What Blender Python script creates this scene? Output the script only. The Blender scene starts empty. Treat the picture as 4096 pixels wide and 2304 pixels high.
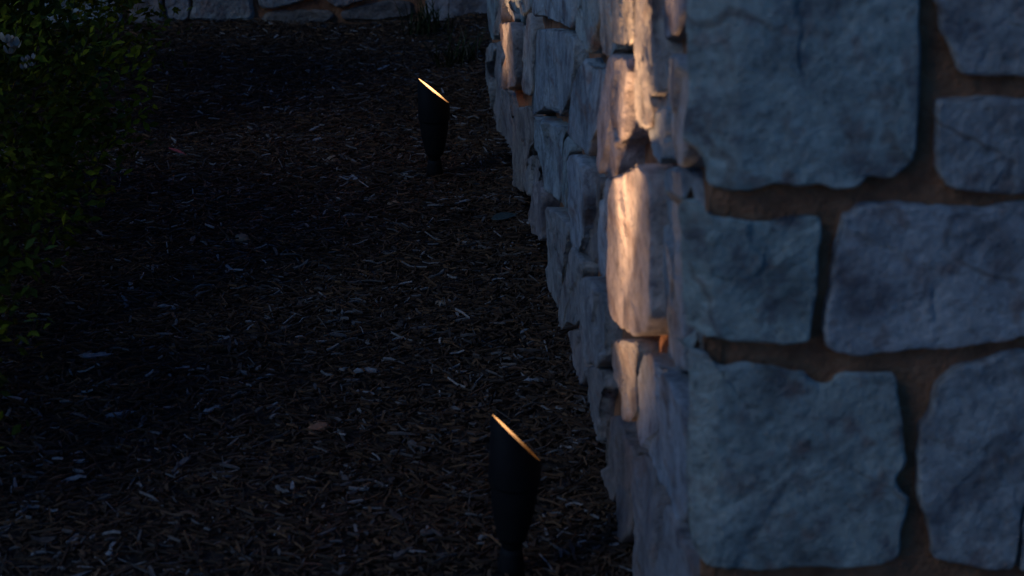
import bpy, math
import numpy as np
from mathutils import Vector

S = bpy.context.scene
COL = S.collection
rng = np.random.default_rng(11)

# ------------------------------------------------------------------ camera
CAM_POS = (-0.3784, -2.0407, 1.28)
PITCH, YAW = 19.120, 4.886
cd = bpy.data.cameras.new('camera')
cd.sensor_width = 36.0
cd.lens = 2100.0 / 1024.0 * 36.0
cd.clip_start, cd.clip_end = 0.05, 400.0
cd.dof.use_dof = True
cd.dof.focus_distance = 4.1
cd.dof.aperture_fstop = 7.5
cam = bpy.data.objects.new('camera', cd)
cam.location = CAM_POS
cam.rotation_euler = (math.radians(90 - PITCH), 0, math.radians(-YAW))
COL.objects.link(cam)
S.camera = cam

# ------------------------------------------------------------------ world, sun, exposure
SUN_EL, SUN_AZ = 1.5, -128.0        # degrees; azimuth clockwise from +Y: sun low, behind and to the left
W = bpy.data.worlds.new('World')
S.world = W
W.use_nodes = True
wn = W.node_tree.nodes
wn.clear()
sky = wn.new('ShaderNodeTexSky')
sky.sky_type = 'NISHITA'
sky.sun_disc = False
sky.sun_elevation = math.radians(SUN_EL)
sky.sun_rotation = math.radians(SUN_AZ)
sky.air_density = 1.0
sky.dust_density = 0.3
sky.ozone_density = 6.0
bg = wn.new('ShaderNodeBackground')
bg.inputs['Strength'].default_value = 0.10
wo = wn.new('ShaderNodeOutputWorld')
W.node_tree.links.new(sky.outputs[0], bg.inputs[0])
W.node_tree.links.new(bg.outputs[0], wo.inputs[0])

sl = bpy.data.lights.new('sun', 'SUN')
sl.energy = 0.12
sl.angle = math.radians(25)
sl.color = (0.55, 0.76, 1.0)
sun = bpy.data.objects.new('sun', sl)
el, az = math.radians(38), math.radians(-118)
dvec = Vector((math.sin(az) * math.cos(el), math.cos(az) * math.cos(el), math.sin(el)))
sun.rotation_euler = dvec.to_track_quat('Z', 'Y').to_euler()
COL.objects.link(sun)

S.view_settings.view_transform = 'Standard'
S.view_settings.look = 'None'
S.view_settings.gamma = 1.0
S.view_settings.exposure = 2.25
S.view_settings.use_curve_mapping = False
S.render.engine = 'CYCLES'
S.cycles.use_denoising = True
S.cycles.max_bounces = 6
S.cycles.sample_clamp_indirect = 4.0


# ------------------------------------------------------------------ noise helpers
def _hash(ix, iy, iz, seed):
    h = (ix * 374761393 + iy * 668265263 + iz * 2147483647 + seed * 1274126177) & 0xFFFFFFFF
    h = ((h ^ (h >> 13)) * 1274126177) & 0xFFFFFFFF
    h = ((h ^ (h >> 16)) * 2246822519) & 0xFFFFFFFF
    return ((h ^ (h >> 13)) & 0xFFFFFF) / float(0xFFFFFF) * 2 - 1


def vnoise(p, seed=0):
    p = np.asarray(p, float)
    i = np.floor(p).astype(np.int64)
    fr = p - i
    w = fr * fr * (3 - 2 * fr)
    out = 0
    for dx in (0, 1):
        wx = w[..., 0] if dx else 1 - w[..., 0]
        for dy in (0, 1):
            wy = w[..., 1] if dy else 1 - w[..., 1]
            for dz in (0, 1):
                wz = w[..., 2] if dz else 1 - w[..., 2]
                out = out + wx * wy * wz * _hash(i[..., 0] + dx, i[..., 1] + dy, i[..., 2] + dz, seed)
    return out


def fbm(p, scale, octaves=3, seed=0, rough=0.5):
    p = np.asarray(p, float) / scale
    a, s, out = 1.0, 0.0, 0.0
    for k in range(octaves):
        out = out + a * vnoise(p + 17.3 * k, seed + k)
        s += a
        a *= rough
        p = p * 2.03
    return out / s


def sstep(x):
    x = np.clip(x, 0, 1)
    return x * x * (3 - 2 * x)


# ------------------------------------------------------------------ mesh helpers
def link(o, parent=None, label=None, cat=None, group=None, kind=None):
    COL.objects.link(o)
    if parent is not None:
        o.parent = parent
    if label: o['label'] = label
    if cat: o['category'] = cat
    if group: o['group'] = group
    if kind: o['kind'] = kind
    return o


def mesh_np(name, V, Q, mat, smooth=True, col=None):
    """V (n,3) float, Q (m,k) int with k 3 or 4"""
    V = np.ascontiguousarray(V, np.float32)
    Q = np.ascontiguousarray(Q, np.int32)
    me = bpy.data.meshes.new(name)
    k = Q.shape[1]
    me.vertices.add(len(V))
    me.vertices.foreach_set('co', V.ravel())
    me.loops.add(Q.size)
    me.loops.foreach_set('vertex_index', Q.ravel())
    me.polygons.add(len(Q))
    me.polygons.foreach_set('loop_start', np.arange(0, Q.size, k, dtype=np.int32))
    me.polygons.foreach_set('loop_total', np.full(len(Q), k, np.int32))
    me.polygons.foreach_set('use_smooth', np.full(len(Q), smooth, bool))
    if col is not None:
        at = me.color_attributes.new('tint', 'FLOAT_COLOR', 'POINT')
        c4 = np.ones((len(V), 4), np.float32)
        c4[:, :3] = col
        at.data.foreach_set('color', c4.ravel())
    me.update(calc_edges=True)
    me.validate()
    if mat is not None:
        me.materials.append(mat)
    return me


def add(name, V, Q, mat, parent=None, smooth=True, col=None, **kw):
    return link(bpy.data.objects.new(name, mesh_np(name, V, Q, mat, smooth, col)), parent, **kw)


def empty(name, loc, **kw):
    o = bpy.data.objects.new(name, None)
    o.location = loc
    o.empty_display_size = 0.05
    return link(o, **kw)


def grid_faces(nu, nv, off=0):
    i, j = np.meshgrid(np.arange(nu - 1), np.arange(nv - 1), indexing='ij')
    a = (i * nv + j + off).ravel()
    return np.stack([a, a + nv, a + nv + 1, a + 1], 1)


# ------------------------------------------------------------------ materials
def new_mat(name):
    m = bpy.data.materials.new(name)
    m.use_nodes = True
    nt = m.node_tree
    b = nt.nodes['Principled BSDF']
    return m, nt, b


def nd(nt, t, **kw):
    n = nt.nodes.new(t)
    for k, v in kw.items():
        if k in n.inputs:
            n.inputs[k].default_value = v
        else:
            setattr(n, k, v)
    return n


def ramp(nt, stops):
    r = nt.nodes.new('ShaderNodeValToRGB')
    e = r.color_ramp.elements
    while len(e) < len(stops):
        e.new(0.5)
    for i, (p, c) in enumerate(stops):
        e[i].position = p
        e[i].color = tuple(c) + (1,) if len(c) == 3 else c
    return r


def stone_material():
    m, nt, b = new_mat('weathered_stone')
    L = nt.links.new
    tc = nd(nt, 'ShaderNodeTexCoord')
    oi = nd(nt, 'ShaderNodeObjectInfo')
    off = nd(nt, 'ShaderNodeVectorMath', operation='ADD')
    sc = nd(nt, 'ShaderNodeMath', operation='MULTIPLY')
    sc.inputs[1].default_value = 37.0
    L(oi.outputs['Random'], sc.inputs[0])
    L(tc.outputs['Object'], off.inputs[0])
    L(sc.outputs[0], off.inputs[1])
    # broad blotches
    n1 = nd(nt, 'ShaderNodeTexNoise', Scale=13.0, Detail=5.0, Roughness=0.6)
    L(off.outputs[0], n1.inputs['Vector'])
    r1 = ramp(nt, [(0.28, (.42, .40, .40)), (0.48, (.95, .97, .96)), (0.72, (1.3, 1.27, 1.2))])
    L(n1.outputs['Fac'], r1.inputs[0])
    mx = nd(nt, 'ShaderNodeMix', data_type='RGBA', blend_type='MULTIPLY')
    mx.inputs[0].default_value = 1.0
    L(oi.outputs['Color'], mx.inputs[6]); L(r1.outputs[0], mx.inputs[7])
    # reddish iron stains in streaks
    mp = nd(nt, 'ShaderNodeMapping')
    mp.inputs['Rotation'].default_value = (0.5, 0.6, 0.3)
    mp.inputs['Scale'].default_value = (30, 8, 26)
    L(off.outputs[0], mp.inputs[0])
    n2 = nd(nt, 'ShaderNodeTexNoise', Scale=0.9, Detail=4.0, Roughness=0.55)
    L(mp.outputs[0], n2.inputs['Vector'])
    r2 = ramp(nt, [(0.55, (0, 0, 0)), (0.70, (.8, .8, .8))])
    L(n2.outputs['Fac'], r2.inputs[0])
    mx2 = nd(nt, 'ShaderNodeMix', data_type='RGBA')
    L(r2.outputs[0], mx2.inputs[0]); L(mx.outputs[2], mx2.inputs[6])
    mx2.inputs[7].default_value = (.24, .16, .13, 1)
    # thin rusty veins along the bedding
    wv = nd(nt, 'ShaderNodeTexWave', Scale=2.6, Distortion=9.0, Detail=4.0)
    wv.inputs['Detail Scale'].default_value = 1.6
    mpw = nd(nt, 'ShaderNodeMapping')
    mpw.inputs['Rotation'].default_value = (0.4, 0.75, 0.4)
    L(off.outputs[0], mpw.inputs[0]); L(mpw.outputs[0], wv.inputs['Vector'])
    rw = ramp(nt, [(0.982, (0, 0, 0)), (0.999, (.6, .6, .6))])
    L(wv.outputs['Fac'], rw.inputs[0])
    nw = nd(nt, 'ShaderNodeTexNoise', Scale=9.0, Detail=3.0)
    L(off.outputs[0], nw.inputs['Vector'])
    rw2 = ramp(nt, [(0.50, (0, 0, 0)), (0.64, (1, 1, 1))])
    L(nw.outputs['Fac'], rw2.inputs[0])
    mw = nd(nt, 'ShaderNodeMath', operation='MULTIPLY')
    L(rw.outputs[0], mw.inputs[0]); L(rw2.outputs[0], mw.inputs[1])
    mxw = nd(nt, 'ShaderNodeMix', data_type='RGBA')
    L(mw.outputs[0], mxw.inputs[0]); L(mx2.outputs[2], mxw.inputs[6])
    mxw.inputs[7].default_value = (.17, .105, .07, 1)
    # dark pits and lichen specks
    n3 = nd(nt, 'ShaderNodeTexNoise', Scale=60.0, Detail=5.0, Roughness=0.7)
    L(off.outputs[0], n3.inputs['Vector'])
    r3 = ramp(nt, [(0.28, (.40, .38, .38)), (0.40, (.82, .82, .82)), (0.55, (1, 1, 1)), (0.72, (1.3, 1.3, 1.3))])
    L(n3.outputs['Fac'], r3.inputs[0])
    mx3 = nd(nt, 'ShaderNodeMix', data_type='RGBA', blend_type='MULTIPLY')
    mx3.inputs[0].default_value = 1.0
    L(mxw.outputs[2], mx3.inputs[6]); L(r3.outputs[0], mx3.inputs[7])
    # dark lichen and water stains in irregular patches
    ns = nd(nt, 'ShaderNodeTexNoise', Scale=15.0, Detail=7.0, Roughness=0.68)
    L(off.outputs[0], ns.inputs['Vector'])
    rs = ramp(nt, [(0.545, (0, 0, 0)), (0.64, (.75, .75, .75))])
    L(ns.outputs['Fac'], rs.inputs[0])
    mx4 = nd(nt, 'ShaderNodeMix', data_type='RGBA')
    L(rs.outputs[0], mx4.inputs[0]); L(mx3.outputs[2], mx4.inputs[6])
    mx4.inputs[7].default_value = (.10, .08, .085, 1)
    L(mx4.outputs[2], b.inputs['Base Color'])
    b.inputs['Roughness'].default_value = 0.9
    b.inputs['Specular IOR Level'].default_value = 0.2
    # relief
    nb = nd(nt, 'ShaderNodeTexNoise', Scale=95.0, Detail=6.0, Roughness=0.7)
    L(off.outputs[0], nb.inputs['Vector'])
    nb2 = nd(nt, 'ShaderNodeTexNoise', Scale=1.0, Detail=3.0, Roughness=0.5)
    L(mp.outputs[0], nb2.inputs['Vector'])
    ad = nd(nt, 'ShaderNodeMath', operation='ADD')
    L(nb.outputs['Fac'], ad.inputs[0]); L(nb2.outputs['Fac'], ad.inputs[1])
    bp = nd(nt, 'ShaderNodeBump', Strength=0.9, Distance=0.012)
    L(ad.outputs[0], bp.inputs['Height'])
    L(bp.outputs[0], b.inputs['Normal'])
    return m


def simple_noise_mat(name, c0, c1, scale, rough=0.9, bump=0.5, dist=0.004, bscale=None, spec=0.2):
    m, nt, b = new_mat(name)
    L = nt.links.new
    tc = nd(nt, 'ShaderNodeTexCoord')
    n = nd(nt, 'ShaderNodeTexNoise', Scale=scale, Detail=5.0, Roughness=0.6)
    L(tc.outputs['Object'], n.inputs['Vector'])
    r = ramp(nt, [(0.32, c0), (0.68, c1)])
    L(n.outputs['Fac'], r.inputs[0]); L(r.outputs[0], b.inputs['Base Color'])
    b.inputs['Roughness'].default_value = rough
    b.inputs['Specular IOR Level'].default_value = spec
    if bump:
        n2 = nd(nt, 'ShaderNodeTexNoise', Scale=bscale or scale * 3, Detail=4.0, Roughness=0.6)
        L(tc.outputs['Object'], n2.inputs['Vector'])
        bp = nd(nt, 'ShaderNodeBump', Strength=bump, Distance=dist)
        L(n2.outputs['Fac'], bp.inputs['Height']); L(bp.outputs[0], b.inputs['Normal'])
    return m


def tint_mat(name, rough=0.85, spec=0.2, bump=0.3, bscale=180.0, trans=0.0):
    m, nt, b = new_mat(name)
    L = nt.links.new
    a = nd(nt, 'ShaderNodeAttribute', attribute_name='tint')
    tc = nd(nt, 'ShaderNodeTexCoord')
    n = nd(nt, 'ShaderNodeTexNoise', Scale=bscale, Detail=3.0)
    L(tc.outputs['Object'], n.inputs['Vector'])
    r = ramp(nt, [(0.3, (.65, .65, .65)), (0.7, (1.25, 1.25, 1.25))])
    L(n.outputs['Fac'], r.inputs[0])
    mx = nd(nt, 'ShaderNodeMix', data_type='RGBA', blend_type='MULTIPLY')
    mx.inputs[0].default_value = 1.0
    L(a.outputs['Color'], mx.inputs[6]); L(r.outputs[0], mx.inputs[7])
    L(mx.outputs[2], b.inputs['Base Color'])
    b.inputs['Roughness'].default_value = rough
    b.inputs['Specular IOR Level'].default_value = spec
    if bump:
        bp = nd(nt, 'ShaderNodeBump', Strength=bump, Distance=0.002)
        L(n.outputs['Fac'], bp.inputs['Height']); L(bp.outputs[0], b.inputs['Normal'])
    return m


M_STONE = stone_material()
M_MORTAR = simple_noise_mat('brown_mortar', (.185, .080, .039), (.35, .155, .076), 30, bump=1.0, dist=0.006, bscale=130)
M_SOIL = simple_noise_mat('dark_soil', (.012, .009, .007), (.045, .032, .024), 40, bump=0.9, dist=0.008, bscale=120)
M_EARTH = simple_noise_mat('earth', (.02, .016, .012), (.05, .04, .03), 6, bump=0.5)
M_CHIP = tint_mat('shredded_bark')
M_LEAF = tint_mat('boxwood_leaf', rough=0.75, spec=0.08, bump=0.0)
M_TWIG = simple_noise_mat('twig_bark', (.05, .035, .02), (.10, .075, .045), 80, bump=0.4)
M_PETAL = simple_noise_mat('cream_petal', (.24, .18, .13), (.33, .255, .19), 60, rough=0.7, bump=0.2)
M_BLACK = simple_noise_mat('black_painted_metal', (.004, .0042, .0045), (.007, .0072, .0075), 60, rough=0.65, bump=0.15, dist=0.001, bscale=400, spec=0.1)
M_CLAY = simple_noise_mat('red_clay', (.20, .085, .045), (.34, .16, .085), 50, bump=0.8, dist=0.004)
M_GREY = simple_noise_mat('shroud_inner', (.11, .078, .045), (.135, .098, .058), 50, rough=0.6, bump=0)
m, nt, b = new_mat('glowing_lens')
b.inputs['Base Color'].default_value = (.8, .7, .5, 1)
b.inputs['Emission Color'].default_value = (1.0, 0.50, 0.13, 1)
b.inputs['Emission Strength'].default_value = 0.2
M_LENS = m

# ------------------------------------------------------------------ stones
STONE_TONES = [(.33, .35, .33), (.40, .38, .345), (.33, .365, .345), (.43, .36, .31), (.31, .26, .235), (.37, .39, .36), (.36, .35, .35), (.40, .345, .32)]


def tone(o, seed, c=None):
    r_ = np.random.default_rng(seed + 9000)
    c = np.array(c if c is not None else STONE_TONES[int(r_.integers(len(STONE_TONES)))]) * r_.uniform(.88, 1.12)
    o.color = (float(c[0]), float(c[1]), float(c[2]), 1.0)
    return o

LEFT = 'left'     # face in the plane x = 0, looking to -x; coordinates (y, z)
FRONT = 'front'   # face in the plane y = 0, looking to -y; coordinates (x, z)
BACK = 'back'     # face of the far wall in the plane y = YB, looking to -y
YB = 4.076


def place(face, u, v, h):
    if face == LEFT:
        return np.stack([-h, u, v], -1)
    if face == FRONT:
        return np.stack([u, -h, v], -1)
    return np.stack([u, YB - h, v], -1)


def facets(P, seed, k, size, amp, tilt, aniso=(1.0, 1.0)):
    """split-face relief: flat facets meeting in creases (nearest-seed planes); P is (..., 2)"""
    r = np.random.default_rng(seed + 4000)
    lo, hi = P.reshape(-1, 2).min(0), P.reshape(-1, 2).max(0)
    c = r.uniform(lo, hi, (k, 2))
    warp = np.stack([fbm(np.concatenate([P, P[..., :1] * 0 + seed], -1), .05, 3, seed + 61), fbm(np.concatenate([P, P[..., :1] * 0 + seed], -1), .05, 3, seed + 62)], -1) * size * .35
    d = ((P + warp)[..., None, :] - c) / np.array(aniso)
    i = np.argmin((d ** 2).sum(-1), -1)
    off = r.normal(0, amp, k); tx = r.normal(0, tilt, (k, 2))
    dv = P - c[i]
    return off[i] + (tx[i] * dv).sum(-1)


def grid_stone(face, u0, u1, v0, v1, p0=0.0, p1=0.0, seed=1, parent=None, bev=0.007, steps=3, rough=1.0, depth=0.07, n=(34, 34), edge=0.012, nf=6):
    """a rough split-faced stone filling (u0..u1, v0..v1), standing p0..p1 proud of the face plane"""
    r = np.random.default_rng(seed)
    nu, nv = n
    t = np.linspace(-1, 1, nu); t = np.sign(t) * (1 - (1 - np.abs(t)) ** 1.2)
    s = np.linspace(-1, 1, nv); s = np.sign(s) * (1 - (1 - np.abs(s)) ** 1.2)
    A, B = np.meshgrid(t, s, indexing='ij')
    k = r.uniform(.03, .12)
    a = A * (1 - k * B ** 6 * r.uniform(.5, 1.2)); b = B * (1 - k * A ** 6 * r.uniform(.5, 1.2))
    cj = r.uniform(-1, 1, (2, 4)) * np.array([[.012], [.007]])
    w = [(1 - a) * (1 - b) / 4, (1 + a) * (1 - b) / 4, (1 + a) * (1 + b) / 4, (1 - a) * (1 + b) / 4]
    cu = np.array([u0, u1, u1, u0]) + cj[0]; cv = np.array([v0, v0, v1, v1]) + cj[1]
    u = sum(w[i] * cu[i] for i in range(4)); v = sum(w[i] * cv[i] for i in range(4))
    P = np.stack([u, v, np.full_like(u, seed * 3.1)], -1)
    em = np.maximum(np.abs(A), np.abs(B)) ** 2
    u = u + em * edge * fbm(P, .06, 4, seed + 5, .6)
    v = v + em * edge * .6 * fbm(P, .08, 4, seed + 9, .6)
    du, dv = (1 - np.abs(A)) * (u1 - u0) / 2, (1 - np.abs(B)) * (v1 - v0) / 2
    bw = bev * r.uniform(.8, 1.3) * (1 + .5 * fbm(P, .06, 2, seed + 3))
    e = np.minimum(du, dv)
    h = p0 + (p1 - p0) * (A + 1) / 2
    h = h + rough * facets(np.stack([u, v], -1), seed, nf, .08, .0042, .05, (1.0, 1.0))
    # cleft steps running up the face
    for q in range(steps):
        yk = r.uniform(-.85, .85) * (u1 - u0) / 2 + (u0 + u1) / 2
        wob = .05 * fbm(np.stack([v, v * 0, v * 0 + q], -1), .08, 3, seed + 20 + q) + r.uniform(-.5, .5) * (v - v0)
        amp = r.uniform(.003, .007) * r.choice([-1, 1])
        h = h + rough * amp * (sstep((u + wob - yk) / .006 + .5) - .5)
    h = h + rough * (.0025 * fbm(P, .06, 3, seed + 1) + .0016 * fbm(P, .016, 3, seed + 2))
    f = np.clip(1 - e / bw, 0, 1)
    h = h - bev * 1.0 * f ** 2
    V = place(face, u, v, h).reshape(-1, 3)
    Q = grid_faces(nu, nv)
    # skirt back into the wall
    idx = np.arange(nu * nv).reshape(nu, nv)
    loop = np.concatenate([idx[:-1, 0], idx[-1, :-1], idx[:0:-1, -1], idx[0, :0:-1]])
    uc, vc = (u0 + u1) / 2, (v0 + v1) / 2
    uf, vf, hf = u.ravel()[loop], v.ravel()[loop], h.ravel()[loop]
    nl = len(loop)
    rings = [loop]
    VV = [V]
    base = len(V)
    for q, (dd, sc) in enumerate([(.25, 1.0), (1.0, .98)]):
        uu = uc + (uf - uc) * sc; vv = vc + (vf - vc) * sc
        VV.append(place(face, uu, vv, hf - depth * dd))
        rings.append(base + np.arange(nl)); base += nl
    for ra, rb in zip(rings[:-1], rings[1:]):
        Q = np.concatenate([Q, np.stack([ra, rb, np.roll(rb, -1), np.roll(ra, -1)], 1)])
    V = np.concatenate(VV)
    if face == LEFT:
        Q = Q[:, ::-1]
    return tone(add('stone', V, Q, M_STONE, parent), seed)


def ring_stone(face, poly, p=0.0, seed=1, parent=None, bev=0.014, depth=0.09, M=150, relief=1.0, bw=0.02, side=4, ridge=None, nf=6, nfr=22, famp=.0007, ftilt=.018, taper=0.0, low=.0016, grain=.0013, grow=0.0, colour=None):
    """a stone whose outline is a traced polygon (u, v), extruded back into the wall"""
    pts = np.array(poly, float)
    area = .5 * np.sum(pts[:, 0] * np.roll(pts[:, 1], -1) - np.roll(pts[:, 0], -1) * pts[:, 1])
    if area < 0:
        pts = pts[::-1]
    # corner cutting, then even spacing
    for _ in range(1):
        nx = np.roll(pts, -1, 0)
        pts = np.stack([.86 * pts + .14 * nx, .14 * pts + .86 * nx], 1).reshape(-1, 2)
    seg = np.linalg.norm(np.roll(pts, -1, 0) - pts, axis=1)
    cum = np.concatenate([[0], np.cumsum(seg)])
    tt = np.arange(M) / M * cum[-1]
    pc = np.vstack([pts, pts[:1]])
    out = np.stack([np.interp(tt, cum, pc[:, 0]), np.interp(tt, cum, pc[:, 1])], 1)
    P = np.concatenate([out, np.full((M, 1), seed * 2.7)], 1)
    nrm = np.roll(out, -1, 0) - np.roll(out, 1, 0)
    nrm = np.stack([nrm[:, 1], -nrm[:, 0]], 1); nrm /= np.linalg.norm(nrm, axis=1, keepdims=True)
    out = out + nrm * (grow + .0035 * fbm(P, .02, 4, seed, .6))[:, None]
    c = out.mean(0)
    R = np.linalg.norm(out - c, axis=1)
    V, rings, base = [], [], 0
    bevv = bev * np.clip(.9 + 1.3 * fbm(P, .03, 3, seed + 14), .25, 2.2)      # arris worn unevenly
    def rdrop(o):
        if not ridge: return np.zeros(len(o))
        PP = np.concatenate([o, np.full((len(o), 1), seed * 2.7)], 1)
        return ridge[1] * np.clip(ridge[0] + .006 * fbm(PP, .05, 3, seed + 12) - o[:, 0], 0, .05)
    hedge = p - bevv - rdrop(out)
    # side rings from the back to the arris
    for q in range(side + 1):
        t = q / side
        d = (p - depth) * (1 - t) + hedge * t
        amp = .007 * (1 - t)
        w = amp * fbm(np.concatenate([out, d[:, None]], 1), .05, 3, seed + 4) - taper * (1 - t) ** .7
        o = out + nrm * w[:, None]
        V.append(place(face, o[:, 0], o[:, 1], d))
    # front rings
    levels = [.12, .3, .55, .85, 1.2, 1.6]
    ins = [l * bw for l in levels]
    fr = list(np.linspace(.84, .05, nfr))
    for q, l in enumerate(ins + fr):
        if q < len(ins):
            sc = 1 - l / np.maximum(R, .04)
            sc = np.maximum(sc, .86 + .0 * sc)
            drop = bevv * (1 - min(1, levels[q] / 1.2)) ** 1.6
        else:
            s1 = np.maximum(1 - ins[-1] / np.maximum(R, .04), .86)
            sc = s1 * l / .86 * .98
            drop = 0
        o = c + (out - c) * sc[:, None]
        PP = np.concatenate([o, np.full((M, 1), seed * 2.7)], 1)
        rot = np.stack([PP[:, 0] * .75 + PP[:, 1] * .66, (PP[:, 1] * .75 - PP[:, 0] * .66) * 2.6, PP[:, 2]], 1)
        h = p - drop + relief * (low * fbm(PP, .08, 3, seed + 6) + grain * fbm(rot, .03, 3, seed + 7) + .0009 * fbm(PP, .009, 2, seed + 8)
                                 + facets(o, seed, nf, .06, famp, ftilt))
        h = h - rdrop(o)
        V.append(place(face, o[:, 0], o[:, 1], h))
    nr = len(V)
    V = np.concatenate(V)
    hc = V[-M:].mean(0)
    V = np.vstack([V, hc[None]])
    ar = np.arange(M)
    Q = []
    for q in range(nr - 1):
        ra, rb = q * M + ar, (q + 1) * M + ar
        Q.append(np.stack([ra, np.roll(ra, -1), np.roll(rb, -1), rb], 1))
    rb = (nr - 1) * M + ar
    Q.append(np.stack([rb, np.roll(rb, -1), np.full(M, nr * M), np.full(M, nr * M)], 1)[:, :4])
    Q = np.concatenate(Q)
    me_t = Q[-M:, :3]
    quads = Q[:-M]
    # one mesh: quads plus a fan written as degenerate-free triangles
    tri = np.concatenate([quads[:, [0, 1, 2]], quads[:, [0, 2, 3]], me_t])
    if face == LEFT:
        tri = tri[:, ::-1]
    return tone(add('stone', V, tri, M_STONE, parent), seed, colour)


wall = empty('stone_wall', (0, 0, 0), label='rough stone wall with brown mortar joints turning a corner at the right', cat='wall')
WALL_END, WALL_TOP, WALL_RIGHT = 3.21, 1.16, 2.4

# mortar core: front and left skins (recessed), top and far end
def mortar_core():
    VV, QQ, off = [], [], 0
    def skin(fn, us, vs, flip=False):
        nonlocal off
        Ug, Vg = np.meshgrid(us, vs, indexing='ij')
        X = fn(Ug, Vg)
        X = X.reshape(-1, 3)
        q = grid_faces(len(us), len(vs), off)
        QQ.append(q[:, ::-1] if flip else q)
        VV.append(X); off += len(X)
    def nz(Ug, Vg, k):
        P = np.stack([Ug, Vg, np.full_like(Ug, k)], -1)
        return .012 * fbm(P, .09, 3, 77) + .005 * fbm(P, .025, 2, 78)
    skin(lambda u, v: np.stack([.021 + .6 * nz(u, v, 1.), u, v], -1), np.arange(.008, WALL_END, .011), np.arange(-.1, WALL_TOP, .011), True)
    skin(lambda u, v: np.stack([u, .011 + .35 * nz(u, v, 5.), v], -1), np.arange(.004, WALL_RIGHT, .014), np.arange(-.1, WALL_TOP, .014))
    skin(lambda u, v: np.stack([u, v, np.full_like(u, WALL_TOP - .01)], -1), np.array([.04, WALL_RIGHT]), np.array([.04, WALL_END - .02]))
    skin(lambda u, v: np.stack([u, np.full_like(u, WALL_END - .03), v], -1), np.array([.04, WALL_RIGHT]), np.array([-.1, WALL_TOP - .01]), True)
    V = np.concatenate(VV); Q = np.concatenate(QQ)
    add('mortar', V, Q, M_MORTAR, wall)
mortar_core()

# front face, traced stones: (outline in metres, standing proud, seed, depth)
FA = [(-0.026, 0.905), (-0.025, 0.811), (-0.021, 0.763), (-0.026, 0.74), (-0.027, 0.715), (-0.015, 0.71), (-0.006, 0.699), (-0.003, 0.673), (0.023, 0.669), (0.044, 0.67), (0.063, 0.678), (0.09, 0.673), (0.115, 0.677), (0.128, 0.668), (0.151, 0.669), (0.163, 0.683), (0.189, 0.681), (0.208, 0.697), (0.212, 0.711), (0.212, 0.758), (0.206, 0.863), (0.203, 0.902)]
FB = [(0.217, 0.907), (0.222, 0.863), (0.227, 0.856), (0.23, 0.83), (0.239, 0.818), (0.247, 0.803), (0.252, 0.789), (0.274, 0.785), (0.32, 0.782), (0.366, 0.782), (0.358, 0.905)]
FC = [(0.231, 0.759), (0.253, 0.761), (0.283, 0.761), (0.322, 0.758), (0.363, 0.757), (0.374, 0.66), (0.33, 0.658), (0.283, 0.662), (0.256, 0.664), (0.243, 0.673), (0.236, 0.687), (0.233, 0.703), (0.232, 0.734)]
FD = [(-0.029, 0.65), (-0.023, 0.658), (-0.011, 0.659), (-0.004, 0.646), (0.011, 0.642), (0.045, 0.639), (0.076, 0.639), (0.097, 0.641), (0.115, 0.64), (0.117, 0.63), (0.116, 0.581), (0.114, 0.55), (0.111, 0.526), (0.11, 0.504), (0.104, 0.501), (0.09, 0.499), (0.066, 0.501), (0.041, 0.503), (0.016, 0.509), (-0.006, 0.513), (-0.009, 0.516), (-0.019, 0.52), (-0.023, 0.546), (-0.025, 0.594), (-0.027, 0.626)]
FE = [(0.155, 0.649), (0.183, 0.65), (0.214, 0.648), (0.245, 0.645), (0.261, 0.644), (0.288, 0.641), (0.311, 0.646), (0.331, 0.646), (0.358, 0.643), (0.373, 0.503), (0.343, 0.5), (0.311, 0.495), (0.272, 0.49), (0.232, 0.49), (0.193, 0.487), (0.166, 0.484), (0.145, 0.489), (0.129, 0.495), (0.127, 0.512), (0.127, 0.533), (0.131, 0.558), (0.133, 0.58), (0.134, 0.606), (0.138, 0.63), (0.14, 0.641), (0.151, 0.642)]
FF = [(-0.016, 0.494), (0.003, 0.493), (0.008, 0.482), (0.021, 0.479), (0.035, 0.482), (0.055, 0.482), (0.072, 0.478), (0.089, 0.471), (0.105, 0.47), (0.111, 0.463), (0.119, 0.457), (0.136, 0.454), (0.141, 0.464), (0.153, 0.467), (0.176, 0.464), (0.203, 0.466), (0.21, 0.435), (0.218, 0.389), (0.223, 0.362), (0.217, 0.351), (0.214, 0.338), (0.219, 0.327), (0.229, 0.317), (0.227, 0.296), (0.222, 0.272), (0.22, 0.244), (0.198, 0.237), (0.172, 0.235), (0.137, 0.238), (0.102, 0.238), (0.059, 0.24), (0.024, 0.244), (0.007, 0.249), (-0.004, 0.263), (-0.01, 0.287), (-0.014, 0.352), (-0.014, 0.425), (-0.014, 0.46)]
FG = [(0.345, 0.483), (0.319, 0.479), (0.298, 0.471), (0.271, 0.466), (0.261, 0.456), (0.25, 0.444), (0.247, 0.419), (0.236, 0.399), (0.238, 0.379), (0.236, 0.357), (0.238, 0.333), (0.242, 0.309), (0.251, 0.286), (0.259, 0.261), (0.261, 0.244), (0.286, 0.235), (0.321, 0.226), (0.353, 0.224), (0.355, 0.254), (0.355, 0.301), (0.372, 0.319), (0.393, 0.392), (0.388, 0.472)]
FH = [(0.36, 0.289), (0.38, 0.307), (0.429, 0.307), (0.437, 0.217), (0.361, 0.219), (0.36, 0.253)]
FRONT_TONES = {3: (0.357, 0.374, 0.331), 4: (0.403, 0.364, 0.327), 5: (0.388, 0.355, 0.327), 6: (0.377, 0.394, 0.34), 7: (0.398, 0.364, 0.34), 8: (0.393, 0.394, 0.34), 9: (0.393, 0.364, 0.331), 10: (0.388, 0.379, 0.34)}
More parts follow.
